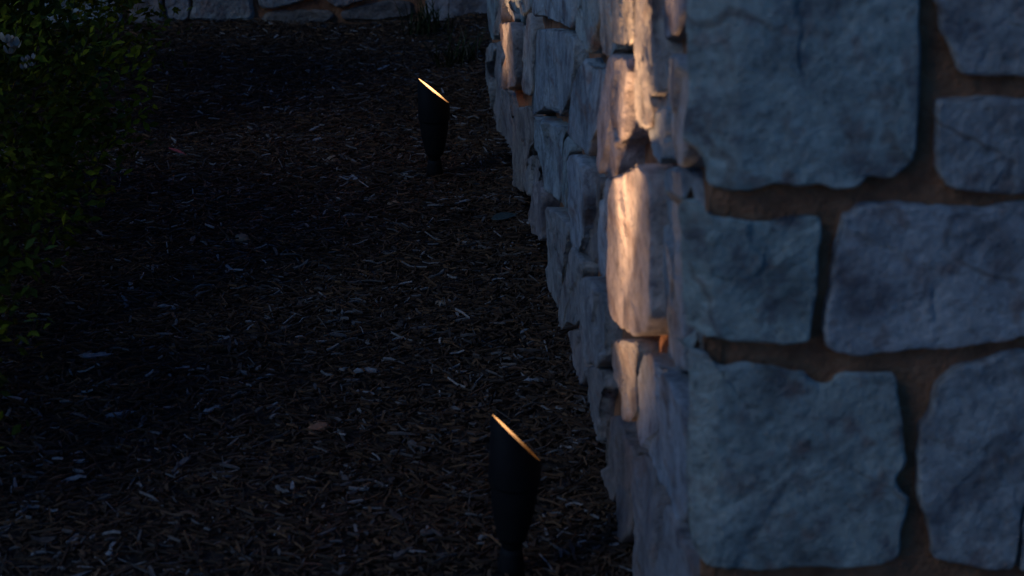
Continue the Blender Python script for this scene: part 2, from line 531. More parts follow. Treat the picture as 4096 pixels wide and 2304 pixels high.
for poly, p, sd, dep, bv, bw, rg in [(FA, .008, 3, .11, .004, .003, (.024, .55)), (FB, .004, 4, .08, .003, .003, None), (FC, .003, 5, .08, .003, .003, None), (FD, .006, 6, .11, .003, .003, (.003, .7)),
                                     (FE, .005, 7, .08, .003, .003, None), (FF, .008, 8, .11, .004, .004, (.014, .6)), (FG, .004, 9, .08, .003, .003, None), (FH, .004, 10, .08, .003, .003, None)]:
    ring_stone(FRONT, poly, p, sd, wall, bev=bv, depth=dep, bw=bw, side=8 if dep > .1 else 4, ridge=rg, taper=.028 if dep > .1 else 0.0, colour=FRONT_TONES[sd])
# the rest of the front face, outside the traced stones
sd = 40
def front_row(x0, x1, z0, z1, wmin, wmax, gap=.022):
    global sd
    x = x0
    r = np.random.default_rng(int((z0 + 1) * 1000) + int((x0 + 1) * 100))
    while x < x1 - .05:
        w = min(r.uniform(wmin, wmax), x1 - x)
        if x1 - x - w < .08:
            w = x1 - x
        sd += 1
        grid_stone(FRONT, x + gap / 2, x + w - gap / 2, z0 + gap / 2, z1 - gap / 2, .009, .009, sd, wall, steps=1, n=(30, 30), rough=.5)
        x += w
front_row(-.012, 2.4, -.08, .195, .18, .34)
front_row(.43, 2.4, .205, .44, .16, .32)
front_row(.39, 2.4, .45, .62, .16, .30)
front_row(.40, 2.4, .62, .735, .16, .28)
front_row(.40, 2.4, .735, .885, .18, .30)
front_row(-.012, 2.4, .885, 1.10, .18, .34)

# left face, stone by stone: how far proud of the face, outline (y, z) in metres
LEFT_STONES = [
    (0.002, [(3.072, 0.297), (3.05, 0.22), (3.037, 0.184), (2.951, 0.184), (2.853, 0.209), (2.826, 0.304), (2.834, 0.343)]),
    (0.0, [(2.804, 0.348), (2.723, 0.295), (2.878, 0.22), (2.784, 0.226), (2.661, 0.283), (2.659, 0.376)]),
    (0.006, [(2.559, 0.395), (2.552, 0.352), (2.234, 0.376), (2.179, 0.397), (2.309, 0.382), (2.29, 0.447)]),
    (0.002, [(2.318, 0.441), (2.336, 0.376), (2.188, 0.397), (2.163, 0.388), (2.073, 0.429), (1.967, 0.458), (1.985, 0.505)]),
    (0.012, [(2.586, 0.299), (2.521, 0.274), (2.336, 0.268), (2.471, 0.226), (2.532, 0.168), (2.397, 0.193), (2.135, 0.269), (2.111, 0.398)]),
    (0.002, [(3.08, 0.142), (3.192, 0.051), (3.169, -0.021), (3.091, -0.074), (2.936, -0.037), (2.892, 0.063), (2.915, 0.104), (2.782, 0.206)]),
    (0.0, [(2.761, 0.225), (2.866, 0.157), (2.907, 0.098), (2.93, 0.015), (2.815, -0.032), (2.419, 0.035), (2.395, 0.115), (2.521, 0.154), (2.695, 0.124), (2.662, 0.211)]),
    (0.004, [(2.274, 0.181), (2.324, 0.079), (2.309, 0.007), (2.071, 0.052), (2.004, 0.144), (1.881, 0.231), (1.934, 0.27)]),
    (0.004, [(2.165, 0.378), (2.219, 0.268), (2.11, 0.265), (1.974, 0.285), (1.925, 0.3), (1.885, 0.341), (1.869, 0.435), (1.93, 0.454), (2.028, 0.435), (2.044, 0.407)]),
    (0.008, [(1.815, 0.446), (1.831, 0.36), (1.875, 0.27), (1.685, 0.327), (1.643, 0.346), (1.52, 0.372), (1.368, 0.399), (1.236, 0.459), (1.192, 0.525), (1.182, 0.567), (1.239, 0.562), (1.378, 0.539), (1.581, 0.497), (1.75, 0.462)]),
    (0.004, [(1.925, 0.516), (1.883, 0.463), (1.677, 0.507), (1.516, 0.531), (1.368, 0.557), (1.276, 0.571), (1.206, 0.583), (1.212, 0.653)]),
    (-0.002, [(1.243, 0.647), (1.236, 0.575), (1.171, 0.567), (1.135, 0.575), (1.167, 0.661)]),
    (0.006, [(1.088, 0.676), (1.049, 0.599), (1.004, 0.587), (0.961, 0.601), (0.928, 0.641), (0.881, 0.66), (0.882, 0.716)]),
    (0.008, [(0.858, 0.72), (0.848, 0.627), (0.763, 0.634), (0.689, 0.668), (0.74, 0.694), (0.758, 0.739)]),
    (0.01, [(0.731, 0.745), (0.687, 0.678), (0.656, 0.678), (0.511, 0.711), (0.518, 0.785)]),
    (0.016, [(0.471, 0.794), (0.463, 0.717), (0.452, 0.626), (0.333, 0.647), (0.313, 0.677), (0.322, 0.692), (0.274, 0.705), (0.274, 0.72), (0.316, 0.744), (0.346, 0.771), (0.357, 0.816)]),
    (-0.002, [(0.469, 0.794), (0.462, 0.73), (0.333, 0.757), (0.226, 0.787), (0.199, 0.817), (0.198, 0.846)]),
    (0.004, [(0.268, 0.75), (0.331, 0.702), (0.37, 0.662), (0.359, 0.616), (0.296, 0.616), (0.253, 0.637), (0.156, 0.651), (0.126, 0.69), (0.112, 0.728), (0.111, 0.783)]),
    (0.008, [(1.049, 0.568), (1.148, 0.516), (1.205, 0.464), (1.223, 0.412), (1.139, 0.416), (1.056, 0.428), (0.977, 0.437), (0.912, 0.46), (0.887, 0.49), (0.792, 0.538), (0.788, 0.588), (0.807, 0.607), (0.952, 0.576)]),
    (0.014, [(0.699, 0.652), (0.743, 0.612), (0.789, 0.534), (0.782, 0.469), (0.699, 0.484), (0.639, 0.499), (0.614, 0.516), (0.611, 0.555), (0.553, 0.58), (0.545, 0.629), (0.516, 0.682), (0.581, 0.677)]),
    (0.006, [(1.839, 0.273), (1.822, 0.219), (1.701, 0.219), (1.675, 0.185), (1.531, 0.218), (1.364, 0.246), (1.345, 0.362), (1.295, 0.394), (1.435, 0.36), (1.647, 0.321)]),
    (0.008, [(1.219, 0.366), (1.217, 0.284), (1.185, 0.228), (1.113, 0.241), (1.024, 0.3), (0.973, 0.365), (0.987, 0.419), (1.055, 0.413), (1.137, 0.392)]),
    (0.0, [(2.047, 0.132), (2.095, 0.079), (2.011, 0.067), (1.881, 0.109), (1.82, 0.17), (1.785, 0.196), (1.915, 0.176)]),
    (0.002, [(1.344, 0.363), (1.352, 0.252), (1.283, 0.252), (1.281, 0.345), (1.244, 0.374), (1.302, 0.379)]),
    (0.004, [(1.844, 0.141), (1.936, 0.038), (1.953, 0.012), (1.62, 0.096), (1.608, 0.147), (1.588, 0.201), (1.723, 0.182)]),
    (0.008, [(1.541, 0.183), (1.576, 0.105), (1.561, 0.051), (1.522, 0.03), (1.381, 0.046), (1.329, 0.135), (1.218, 0.244), (1.263, 0.24), (1.415, 0.215)]),
    (-0.006, [(1.064, 0.375), (1.122, 0.276), (1.146, 0.236), (0.969, 0.267), (0.933, 0.311), (0.937, 0.379), (0.91, 0.419)]),
    (0.002, [(0.811, 0.45), (0.856, 0.404), (0.87, 0.353), (0.885, 0.28), (0.81, 0.301), (0.793, 0.344), (0.777, 0.423), (0.754, 0.458)]),
    (0.022, [(0.561, 0.522), (0.605, 0.485), (0.615, 0.434), (0.628, 0.371), (0.629, 0.319), (0.565, 0.325), (0.488, 0.345), (0.376, 0.375), (0.297, 0.406), (0.242, 0.45), (0.257, 0.53), (0.255, 0.589), (0.275, 0.605), (0.381, 0.588), (0.439, 0.566)]),
    (0.002, [(0.365, 0.578), (0.356, 0.515), (0.37, 0.457), (0.369, 0.395), (0.272, 0.421), (0.265, 0.493), (0.29, 0.602)]),
    (0.002, [(0.271, 0.615), (0.254, 0.513), (0.247, 0.43), (0.24, 0.398), (0.172, 0.407), (0.117, 0.429), (0.123, 0.508), (0.145, 0.597), (0.181, 0.641)]),
    (0.006, [(1.194, 0.224), (1.21, 0.175), (1.311, 0.116), (1.378, 0.06), (1.352, 0.013), (1.248, 0.075), (1.109, 0.12), (1.058, 0.145), (1.053, 0.218), (1.034, 0.244), (1.072, 0.242)]),
    (0.006, [(1.018, 0.229), (1.038, 0.21), (1.031, 0.132), (0.973, 0.11), (0.842, 0.15), (0.784, 0.185), (0.777, 0.258), (0.799, 0.273), (0.887, 0.26), (0.955, 0.249)]),
    (0.002, [(1.277, 0.042), (1.37, -0.006), (1.278, -0.005), (1.194, -0.002), (1.114, 0.003), (1.042, 0.046), (1.008, 0.085), (1.048, 0.112), (1.143, 0.099)]),
    (0.014, [(0.636, 0.266), (0.637, 0.236), (0.579, 0.231), (0.502, 0.239), (0.51, 0.205), (0.456, 0.225), (0.411, 0.25), (0.425, 0.303), (0.423, 0.335), (0.435, 0.343)]),
    (0.006, [(0.384, 0.343), (0.432, 0.289), (0.438, 0.228), (0.371, 0.229), (0.305, 0.236), (0.22, 0.253), (0.13, 0.262), (0.103, 0.25), (0.053, 0.275), (0.057, 0.401), (0.106, 0.399), (0.161, 0.401), (0.274, 0.367), (0.336, 0.361)]),
    (0.004, [(0.965, 0.098), (1.001, 0.05), (0.996, -0.0), (0.916, -0.027), (0.859, -0.005), (0.833, 0.105), (0.789, 0.14), (0.86, 0.141)]),
    (0.004, [(0.739, 0.111), (0.75, 0.053), (0.762, -0.005), (0.661, 0.007), (0.616, 0.052), (0.593, 0.027), (0.531, 0.014), (0.478, 0.051), (0.458, 0.124), (0.44, 0.185), (0.55, 0.16), (0.613, 0.16)]),
    (0.008, [(0.403, 0.202), (0.426, 0.161), (0.435, 0.101), (0.439, 0.043), (0.422, 0.024), (0.328, 0.023), (0.247, 0.11), (0.245, 0.16), (0.272, 0.209), (0.269, 0.239), (0.33, 0.226)]),
    (0.006, [(0.186, 0.228), (0.195, 0.184), (0.265, 0.101), (0.276, 0.037), (0.025, 0.17), (0.02, 0.233), (0.058, 0.239), (0.122, 0.228), (0.158, 0.24)]),
]
LEFT_TONES = {28: (.43, .345, .305), 19: (.42, .34, .315), 15: (.44, .37, .32), 14: (.40, .33, .27), 16: (.35, .30, .30), 7: (.33, .265, .22), 37: (.25, .20, .175), 38: (.28, .245, .235), 36: (.27, .235, .215), 39: (.29, .265, .26), 32: (.31, .29, .275), 31: (.31, .285, .265), 25: (.32, .30, .28), 22: (.28, .245, .22), 26: (.24, .20, .175),
              6: (.34, .30, .28), 5: (.36, .34, .31), 24: (.33, .27, .25), 33: (.30, .25, .23), 34: (.38, .32, .27), 9: (.36, .365, .36), 18: (.35, .36, .36), 10: (.36, .365, .355), 20: (.35, .37, .36), 21: (.36, .365, .37), 17: (.35, .355, .36), 30: (.34, .34, .345), 29: (.35, .345, .35), 35: (.35, .35, .36)}
for i, (p, poly) in enumerate(LEFT_STONES):
    ring_stone(LEFT, poly, p, 200 + i, wall, bev=.004, depth=.07, bw=.004, M=96, nfr=16, nf=5 if i != 28 else 2, famp=.0018 if i != 28 else .0004, ftilt=.05 if i != 28 else .015, side=3, low=.003, grain=.0016 if i != 28 else .001, grow=.0022, colour=LEFT_TONES.get(i))
# the courses above the traced stones
def left_upper():
    sd_ = 400
    r = np.random.default_rng(5)
    y = .0
    while y < WALL_END - .05:
        w = r.uniform(.22, .36)
        if WALL_END - y - w < .14: w = WALL_END - y
        z = .905 - .19 * y
        while z < 1.10:
            hgt = r.uniform(.14, .24)
            if 1.12 - z - hgt < .1: hgt = 1.12 - z
            sd_ += 1
            grid_stone(LEFT, y + .012, y + w - .012, z + .012, z + hgt - .012, .008, .012, sd_, wall, n=(22, 20), steps=1, rough=.6)
            z += hgt
        y += w
left_upper()
# coping
def coping():
    r = np.random.default_rng(9)
    def slab(x0, x1, y0, y1, k):
        nx, ny = 10, 10
        g = np.stack(np.meshgrid(np.linspace(0, 1, nx), np.linspace(0, 1, ny), indexing='ij'), -1)
        X = x0 + g[..., 0] * (x1 - x0); Y = y0 + g[..., 1] * (y1 - y0)
        Z = WALL_TOP + .06 + .006 * fbm(np.stack([X, Y, X * 0 + k], -1), .1, 3, k)
        e = np.minimum(np.minimum(g[..., 0], 1 - g[..., 0]), np.minimum(g[..., 1], 1 - g[..., 1]))
        Z = Z - .01 * (e < .02)
        V = [np.stack([X, Y, Z], -1).reshape(-1, 3)]
        Q = [grid_faces(nx, ny)]
        idx = np.arange(nx * ny).reshape(nx, ny)
        loop = np.concatenate([idx[:-1, 0], idx[-1, :-1], idx[:0:-1, -1], idx[0, :0:-1]])
        lo = V[0][loop].copy(); lo[:, 2] = WALL_TOP - .02
        V.append(lo); n0 = nx * ny + np.arange(len(loop))
        Q.append(np.stack([loop, n0, np.roll(n0, -1), np.roll(loop, -1)], 1))
        Q.append(np.array([[n0[0], n0[2 * 9 + 9], n0[18], n0[9]]]))
        tone(add('coping_stone', np.concatenate(V), np.concatenate(Q), M_STONE, wall), k)
    y, k = -.03, 500
    while y < WALL_END:
        w = min(r.uniform(.3, .5), WALL_END + .02 - y)
        slab(-.03, .40, y, y + w - .012, k); y += w; k += 1
    x = .412
    while x < WALL_RIGHT:
        w = r.uniform(.3, .5)
        slab(x, x + w - .012, -.03, .40, k); x += w; k += 1
coping()

# ------------------------------------------------------------------ far wall
bwall = empty('stone_wall', (-0.5, YB, 0), label='low pale stone wall closing off the far end of the mulch bed', cat='wall')
def keep(o, parent):            # children were made in world coordinates
    o.matrix_parent_inverse = parent.matrix_basis.inverted()
    return o
WS = [
    [(-0.877, 0.133), (-0.867, 0.0), (-0.804, 0.002), (-0.796, 0.068), (-0.793, 0.132)],
    [(-0.785, 0.132), (-0.791, 0.042), (-0.803, 0.008), (-0.753, 0.007), (-0.719, -0.0), (-0.668, 0.003), (-0.613, 0.009), (-0.614, 0.039), (-0.619, 0.069), (-0.621, 0.129)],
    [(-0.608, 0.129), (-0.604, 0.065), (-0.599, 0.047), (-0.582, 0.035), (-0.523, 0.044), (-0.48, 0.054), (-0.458, 0.064), (-0.424, 0.079), (-0.422, 0.126)],
    [(-0.601, 0.0), (-0.583, 0.021), (-0.557, 0.029), (-0.459, 0.031), (-0.396, 0.026), (-0.374, 0.015), (-0.388, -0.004), (-0.482, -0.019), (-0.567, -0.022)],
    [(-0.406, 0.122), (-0.403, 0.061), (-0.374, 0.039), (-0.353, 0.039), (-0.292, 0.055), (-0.271, 0.068), (-0.27, 0.119)],
    [(-0.362, 0.02), (-0.327, 0.034), (-0.267, 0.048), (-0.203, 0.054), (-0.147, 0.046), (-0.139, 0.009), (-0.268, -0.006), (-0.354, -0.0)],
]
for i, pl in enumerate(WS):
    keep(ring_stone(BACK, pl, -.012 if i in (3, 5) else 0.0, 300 + i, bwall, bev=.01, depth=.06, M=80, bw=.013, colour=[(.30, .28, .265), (.33, .31, .28), (.34, .33, .31), (.21, .165, .135), (.27, .22, .20), (.18, .145, .125)][i]), bwall)
def back_rest():
    r = np.random.default_rng(3)
    s = 330
    for (x0, x1, z0, z1) in [(-2.6, -.87, -.06, .16), (-2.6, -.87, .18, .36), (-.12, .7, -.06, .12), (-.24, .7, .13, .28),
                             (-2.6, .7, .37, .56), (-2.6, .7, .57, .72)]:
        x = x0
        while x < x1 - .04:
            w = min(r.uniform(.16, .34), x1 - x)
            if x1 - x - w < .1: w = x1 - x
            s += 1
            keep(grid_stone(BACK, x + .01, x + w - .01, z0, z1, .004, .004, s, bwall, n=(18, 18), steps=1, rough=.6), bwall)
            x += w
    Ug, Vg = np.meshgrid(np.arange(-2.62, .71, .03), np.arange(-.1, .74, .02), indexing='ij')
    P = np.stack([Ug, Vg, Ug * 0], -1)
    V = np.stack([Ug, YB + .022 + .012 * fbm(P, .08, 3, 8), Vg], -1).reshape(-1, 3)
    q = grid_faces(*Ug.shape)
    n0 = len(V)
    V = np.vstack([V, [[-2.62, YB + .02, .735], [.70, YB + .02, .735], [.70, YB + .35, .735], [-2.62, YB + .35, .735], [-2.62, YB + .35, -.1], [.70, YB + .35, -.1]]])
    q = np.vstack([q, [[n0, n0 + 1, n0 + 2, n0 + 3], [n0 + 3, n0 + 2, n0 + 5, n0 + 4]]])
    keep(add('mortar', V, q, M_MORTAR, bwall), bwall)
back_rest()

# ------------------------------------------------------------------ ground
G0 = -.035
add('ground', np.array([[-120, -120, G0], [120, -120, G0], [120, 120, G0], [-120, 120, G0]], float), np.array([[0, 1, 2, 3]]), M_EARTH, smooth=False, kind='structure')

def ground_z(x, y):
    P = np.stack([x, y, np.zeros_like(x)], -1)
    z = .018 * fbm(P, .45, 2, 31) + .010 * fbm(P, .12, 3, 32)
    z = z - .006
    # a little earth banked against the foot of the long wall
    z = z + .022 * np.exp(-np.clip(-x, 0, 9) / .06) * (y > 0)
    return z
gx, gy = np.arange(-3.2, .12, .03), np.arange(-1.9, YB + .1, .03)
Ug, Vg = np.meshgrid(gx, gy, indexing='ij')
bed = add('mulch_bed', np.stack([Ug, Vg, ground_z(Ug, Vg)], -1).reshape(-1, 3), grid_faces(*Ug.shape), M_SOIL, kind='structure')
gx2, gy2 = np.arange(.09, 3.2, .06), np.arange(-1.9, .1, .06)
Ug, Vg = np.meshgrid(gx2, gy2, indexing='ij')
add('mulch_bed', np.stack([Ug, Vg, ground_z(Ug, Vg)], -1).reshape(-1, 3), grid_faces(*Ug.shape), M_SOIL, kind='structure')

PAL = np.array([(.022, .016, .013), (.034, .024, .018), (.05, .036, .027), (.028, .024, .022), (.07, .05, .036), (.10, .085, .075), (.17, .155, .145), (.26, .24, .225), (.12, .065, .04)])
PW = np.array([.30, .22, .12, .17, .06, .06, .035, .012, .014]); PW /= PW.sum()

def chips_mesh(x, y, ln, wd, tk, r, lift=.012, tilt=.13):
    """bent slivers: three cross-sections of four corners each"""
    n = len(x)
    yaw = r.uniform(0, 2 * np.pi, n)
    # chips settle with a slight preferred lie
    pit = r.normal(0, tilt, n); rol = r.normal(0, tilt * 1.3, n)
    bend = r.normal(0, .07, n)
    z = ground_z(x, y) + r.uniform(0, 1, n) ** 1.5 * lift + tk
    cx = np.stack([np.cos(yaw) * np.cos(pit), np.sin(yaw) * np.cos(pit), np.sin(pit)], 1)
    sd_ = np.stack([-np.sin(yaw), np.cos(yaw), np.zeros(n)], 1)
    up = np.cross(cx, sd_)
    s2 = sd_ * np.cos(rol)[:, None] + up * np.sin(rol)[:, None]
    u2 = np.cross(cx, s2)
    V = np.empty((n, 3, 4, 3))
    taper = r.uniform(.35, 1.0, (n, 2))
    c0 = np.stack([x, y, z], 1)
    for k, (t, wf) in enumerate([(-.5, taper[:, 0]), (r.uniform(-.15, .15, n), np.ones(n)), (.5, taper[:, 1])]):
        t = np.broadcast_to(t, (n,))
        ctr = c0 + cx * (ln * t)[:, None] + s2 * (bend * ln * (.25 - t * t))[:, None] + u2 * (r.normal(0, .05, n) * ln)[:, None]
        for q, (a, b) in enumerate([(-1, -1), (1, -1), (1, 1), (-1, 1)]):
            V[:, k, q] = ctr + s2 * (a * wd * .5 * wf)[:, None] + u2 * (b * tk * .5)[:, None]
    base = (np.arange(n) * 12)[:, None]
    tpl = []
    for k in (0, 1):
        for q in range(4):
            tpl.append([k * 4 + q, k * 4 + (q + 1) % 4, (k + 1) * 4 + (q + 1) % 4, (k + 1) * 4 + q])
    tpl += [[3, 2, 1, 0], [8, 9, 10, 11]]
    tpl = np.array(tpl)
    Q = (base[:, :, None] + tpl[None]).reshape(-1, 4)
    return V.reshape(-1, 3), Q, cx

r = np.random.default_rng(77)
def scatter(n, yr, xr):
    return r.uniform(*xr, n), r.uniform(*yr, n)
parts = []
x1, y1 = scatter(68000, (-.1, YB - .02), (-1.25, -.005)); parts.append((x1, y1))
x2, y2 = scatter(7000, (-.1, YB - .02), (-2.6, -1.25)); parts.append((x2, y2))
x3, y3 = scatter(5000, (WALL_END, YB - .02), (-.3, .11)); parts.append((x3, y3))
x4, y4 = scatter(6000, (-1.8, -.1), (-1.6, 1.2)); parts.append((x4, y4))
x5 = -np.abs(r.normal(0, .035, 3500)); y5 = r.uniform(0, WALL_END, 3500); parts.append((x5, y5))       # drifted against the wall foot
x = np.concatenate([p[0] for p in parts]); y = np.concatenate([p[1] for p in parts])
n = len(x)
long_ = r.random(n) < .3
ln = np.where(long_, r.uniform(.022, .055, n), r.uniform(.009, .030, n))
wd = np.where(long_, r.uniform(.0010, .0026, n), r.uniform(.0018, .0055, n))
tk = r.uniform(.001, .0035, n)
V, Q, _ = chips_mesh(x, y, ln, wd, tk, r)
ci = r.choice(len(PAL), n, p=PW)
col = PAL[ci] * r.uniform(.7, 1.3, (n, 1)) * np.where((ci < 5)[:, None], np.array([1.85, 1.3, .84]), np.array([.92, .84, .78]))
add('mulch', V, Q, M_CHIP, bed, smooth=False, col=np.repeat(col, 12, 0), kind='stuff')

# larger weathered pieces lying on top, each its own piece
protos = []
for k in range(14):
    rr = np.random.default_rng(900 + k)
    L_ = rr.uniform(.024, .055); W_ = rr.uniform(.004, .010); T_ = rr.uniform(.002, .004)
    nx, ny = 7, 4
    t = np.linspace(-.5, .5, nx); s = np.linspace(-.5, .5, ny)
    A, B = np.meshgrid(t, s, indexing='ij')
    prof = (1 - (2 * np.abs(A)) ** rr.uniform(5, 10) * rr.uniform(.3, .7)) * (1 + .25 * rr.normal(size=(nx, 1)))
    X = A * L_ + .06 * L_ * rr.normal(size=(nx, ny)) * (np.abs(A) > .45); Y = B * W_ * prof + .05 * L_ * rr.normal() * (A * 2) ** 2
    Zt = T_ * (.6 + .4 * rr.normal(size=(nx, ny)) * .5) + .05 * L_ * rr.normal() * (A * 2) ** 2
    top = np.stack([X, Y, Zt], -1).reshape(-1, 3); bot = np.stack([X, Y, Zt - T_], -1).reshape(-1, 3)
    f1 = grid_faces(nx, ny); f2 = grid_faces(nx, ny, nx * ny)[:, ::-1]
    idx = np.arange(nx * ny).reshape(nx, ny)
    loop = np.concatenate([idx[:-1, 0], idx[-1, :-1], idx[:0:-1, -1], idx[0, :0:-1]])
    f3 = np.stack([loop, loop + nx * ny, np.roll(loop, -1) + nx * ny, np.roll(loop, -1)], 1)
    pc = [(.13, .115, .105), (.19, .175, .165), (.09, .07, .06), (.06, .042, .033), (.12, .10, .088), (.05, .035, .027), (.10, .055, .033)][k % 7]
    me = mesh_np('wood_chip', np.vstack([top, bot]), np.vstack([f1, f2, f3]), M_CHIP, False, np.tile(pc, (2 * nx * ny, 1)))
    protos.append(me)
r2 = np.random.default_rng(55)
for k in range(270):
    o = bpy.data.objects.new('wood_chip', protos[int(r2.integers(14))])
    yy = r2.uniform(.45, 3.7) if k % 3 else r2.uniform(.45, 1.8)
    xx = r2.uniform(-.95 if yy < 1.3 else -.78, -.03)
    if min(abs(yy - .479), abs(yy - 2.406)) < .12 and abs(xx + .167) < .07:
        xx -= .16          # nothing lies on the lamp bases
    o.location = (xx, yy, float(ground_z(np.array(xx), np.array(yy))) + .012)
    o.rotation_euler = (r2.normal(0, .22), r2.normal(0, .15), r2.uniform(0, 6.28))
    sc_ = r2.uniform(.5, 1.05)
    o.scale = (sc_, sc_, sc_)
    link(o, bed)

# ------------------------------------------------------------------ clods, leaf, petal
def clod(x, y, size, seed, label, flat=.6, mat=None, name='clay_clod', cat='clod', group='clay lumps in the mulch'):
    nu, nv = 16, 10
    u = np.linspace(0, 2 * np.pi, nu, endpoint=False); v = np.linspace(.12, np.pi - .12, nv)
    Ug, Vg = np.meshgrid(u, v, indexing='ij')
    D = np.stack([np.cos(Ug) * np.sin(Vg), np.sin(Ug) * np.sin(Vg), np.cos(Vg)], -1)
    rad = size * (1 + .35 * fbm(D + seed, .7, 3, seed))
    P = D * rad[..., None] * np.array([1.25, .95, flat])
    V = P.reshape(-1, 3); Q = []
    for i in range(nu):
        for j in range(nv - 1):
            Q.append([i * nv + j, i * nv + j + 1, ((i + 1) % nu) * nv + j + 1, ((i + 1) % nu) * nv + j])
    n0 = len(V)
    V = np.vstack([V, [[0, 0, size * flat], [0, 0, -size * flat]]])
    T = []
    for a_, b_, c_, d_ in Q:
        T += [[a_, b_, c_], [a_, c_, d_]]
    for i in range(nu):
        T.append([n0, i * nv, ((i + 1) % nu) * nv]); T.append([n0 + 1, ((i + 1) % nu) * nv + nv - 1, i * nv + nv - 1])
    o = add(name, V, np.array(T), mat or M_CLAY, label=label, cat=cat, group=group)
    o.location = (x, y, float(ground_z(np.array(x), np.array(y))) + size * flat * .55)
    o.rotation_euler = (0, 0, seed)
    return o
M_TAN = simple_noise_mat('tan_clay', (.16, .10, .06), (.28, .19, .12), 60, bump=0.8)
M_PEB = simple_noise_mat('grey_pebble', (.18, .11, .18), (.30, .30, .30), 60, bump=0.4)
clod(-.422, 1.006, .017, 1, 'orange clay lump left of the nearer spotlight')
clod(-.393, 2.552, .016, 2, 'brown clay lump left of the farther spotlight', mat=M_TAN)
clod(-.318, 2.363, .013, 3, 'tan clay lump in front of the farther spotlight', mat=M_TAN)
clod(-.266, 2.199, .013, 4, 'small reddish clay lump between spotlight and stone wall', mat=M_TAN)
clod(-.574, 1.983, .016, 5, 'brown clay lump in the mulch beside the middle boxwood', mat=M_TAN)
clod(-.201, 1.544, .011, 6, 'small tan clay lump midway between the two spotlights', mat=M_TAN)
clod(-.045, 2.13, .010, 7, 'small grey pebble at the foot of the long stone wall', mat=M_PEB, name='pebble', cat='pebble', group='pebbles')

def leaf_geo(L_, W_, n=6, cup=.18, curl=.1):
    t = np.linspace(0, 1, n + 1)
    w = W_ / 2 * np.sin(np.pi * np.clip(t, 0.02, .985) ** .8) ** .75
    V = []
    for i, tt in enumerate(t):
        z = -curl * L_ * tt ** 2
        V += [(tt * L_, -w[i], z + cup * w[i]), (tt * L_, 0, z), (tt * L_, w[i], z + cup * w[i])]
    Q = []
    for i in range(n):
        a = i * 3
        Q += [[a, a + 3, a + 4, a + 1], [a + 1, a + 4, a + 5, a + 2]]
    return np.array(V), np.array(Q)
LV, LQ = leaf_geo(.062, .026)
o = add('fallen_leaf', LV, LQ, M_LEAF, col=np.tile((.045, .06, .055), (len(LV), 1)), label='dark green fallen leaf on the mulch near the wall foot', cat='leaf')
o.location = (-.075, 1.985, float(ground_z(np.array(-.075), np.array(1.985))) + .022); o.rotation_euler = (.25, -.1, .5)
LV, LQ = leaf_geo(.05, .010)
o = add('fallen_petal', LV, LQ, M_LEAF, col=np.tile((.30, .06, .055), (len(LV), 1)), label='thin red petal on the mulch beside the middle boxwood', cat='petal')
o.location = (-.765, 2.645, float(ground_z(np.array(-.765), np.array(2.645))) + .02); o.rotation_euler = (.2, .1, -.6)

# ------------------------------------------------------------------ spotlights
def lathe(profile, seg=40):
    u = np.linspace(0, 2 * np.pi, seg, endpoint=False)
    V, Q = [], []
    for (rd, z) in profile:
        V.append(np.stack([rd * np.cos(u), rd * np.sin(u), np.full(seg, z)], 1))
    for i in range(len(profile) - 1):
        a, b = i * seg + np.arange(seg), (i + 1) * seg + np.arange(seg)
        Q.append(np.stack([a, np.roll(a, -1), np.roll(b, -1), b], 1))
    return np.concatenate(V), np.concatenate(Q)

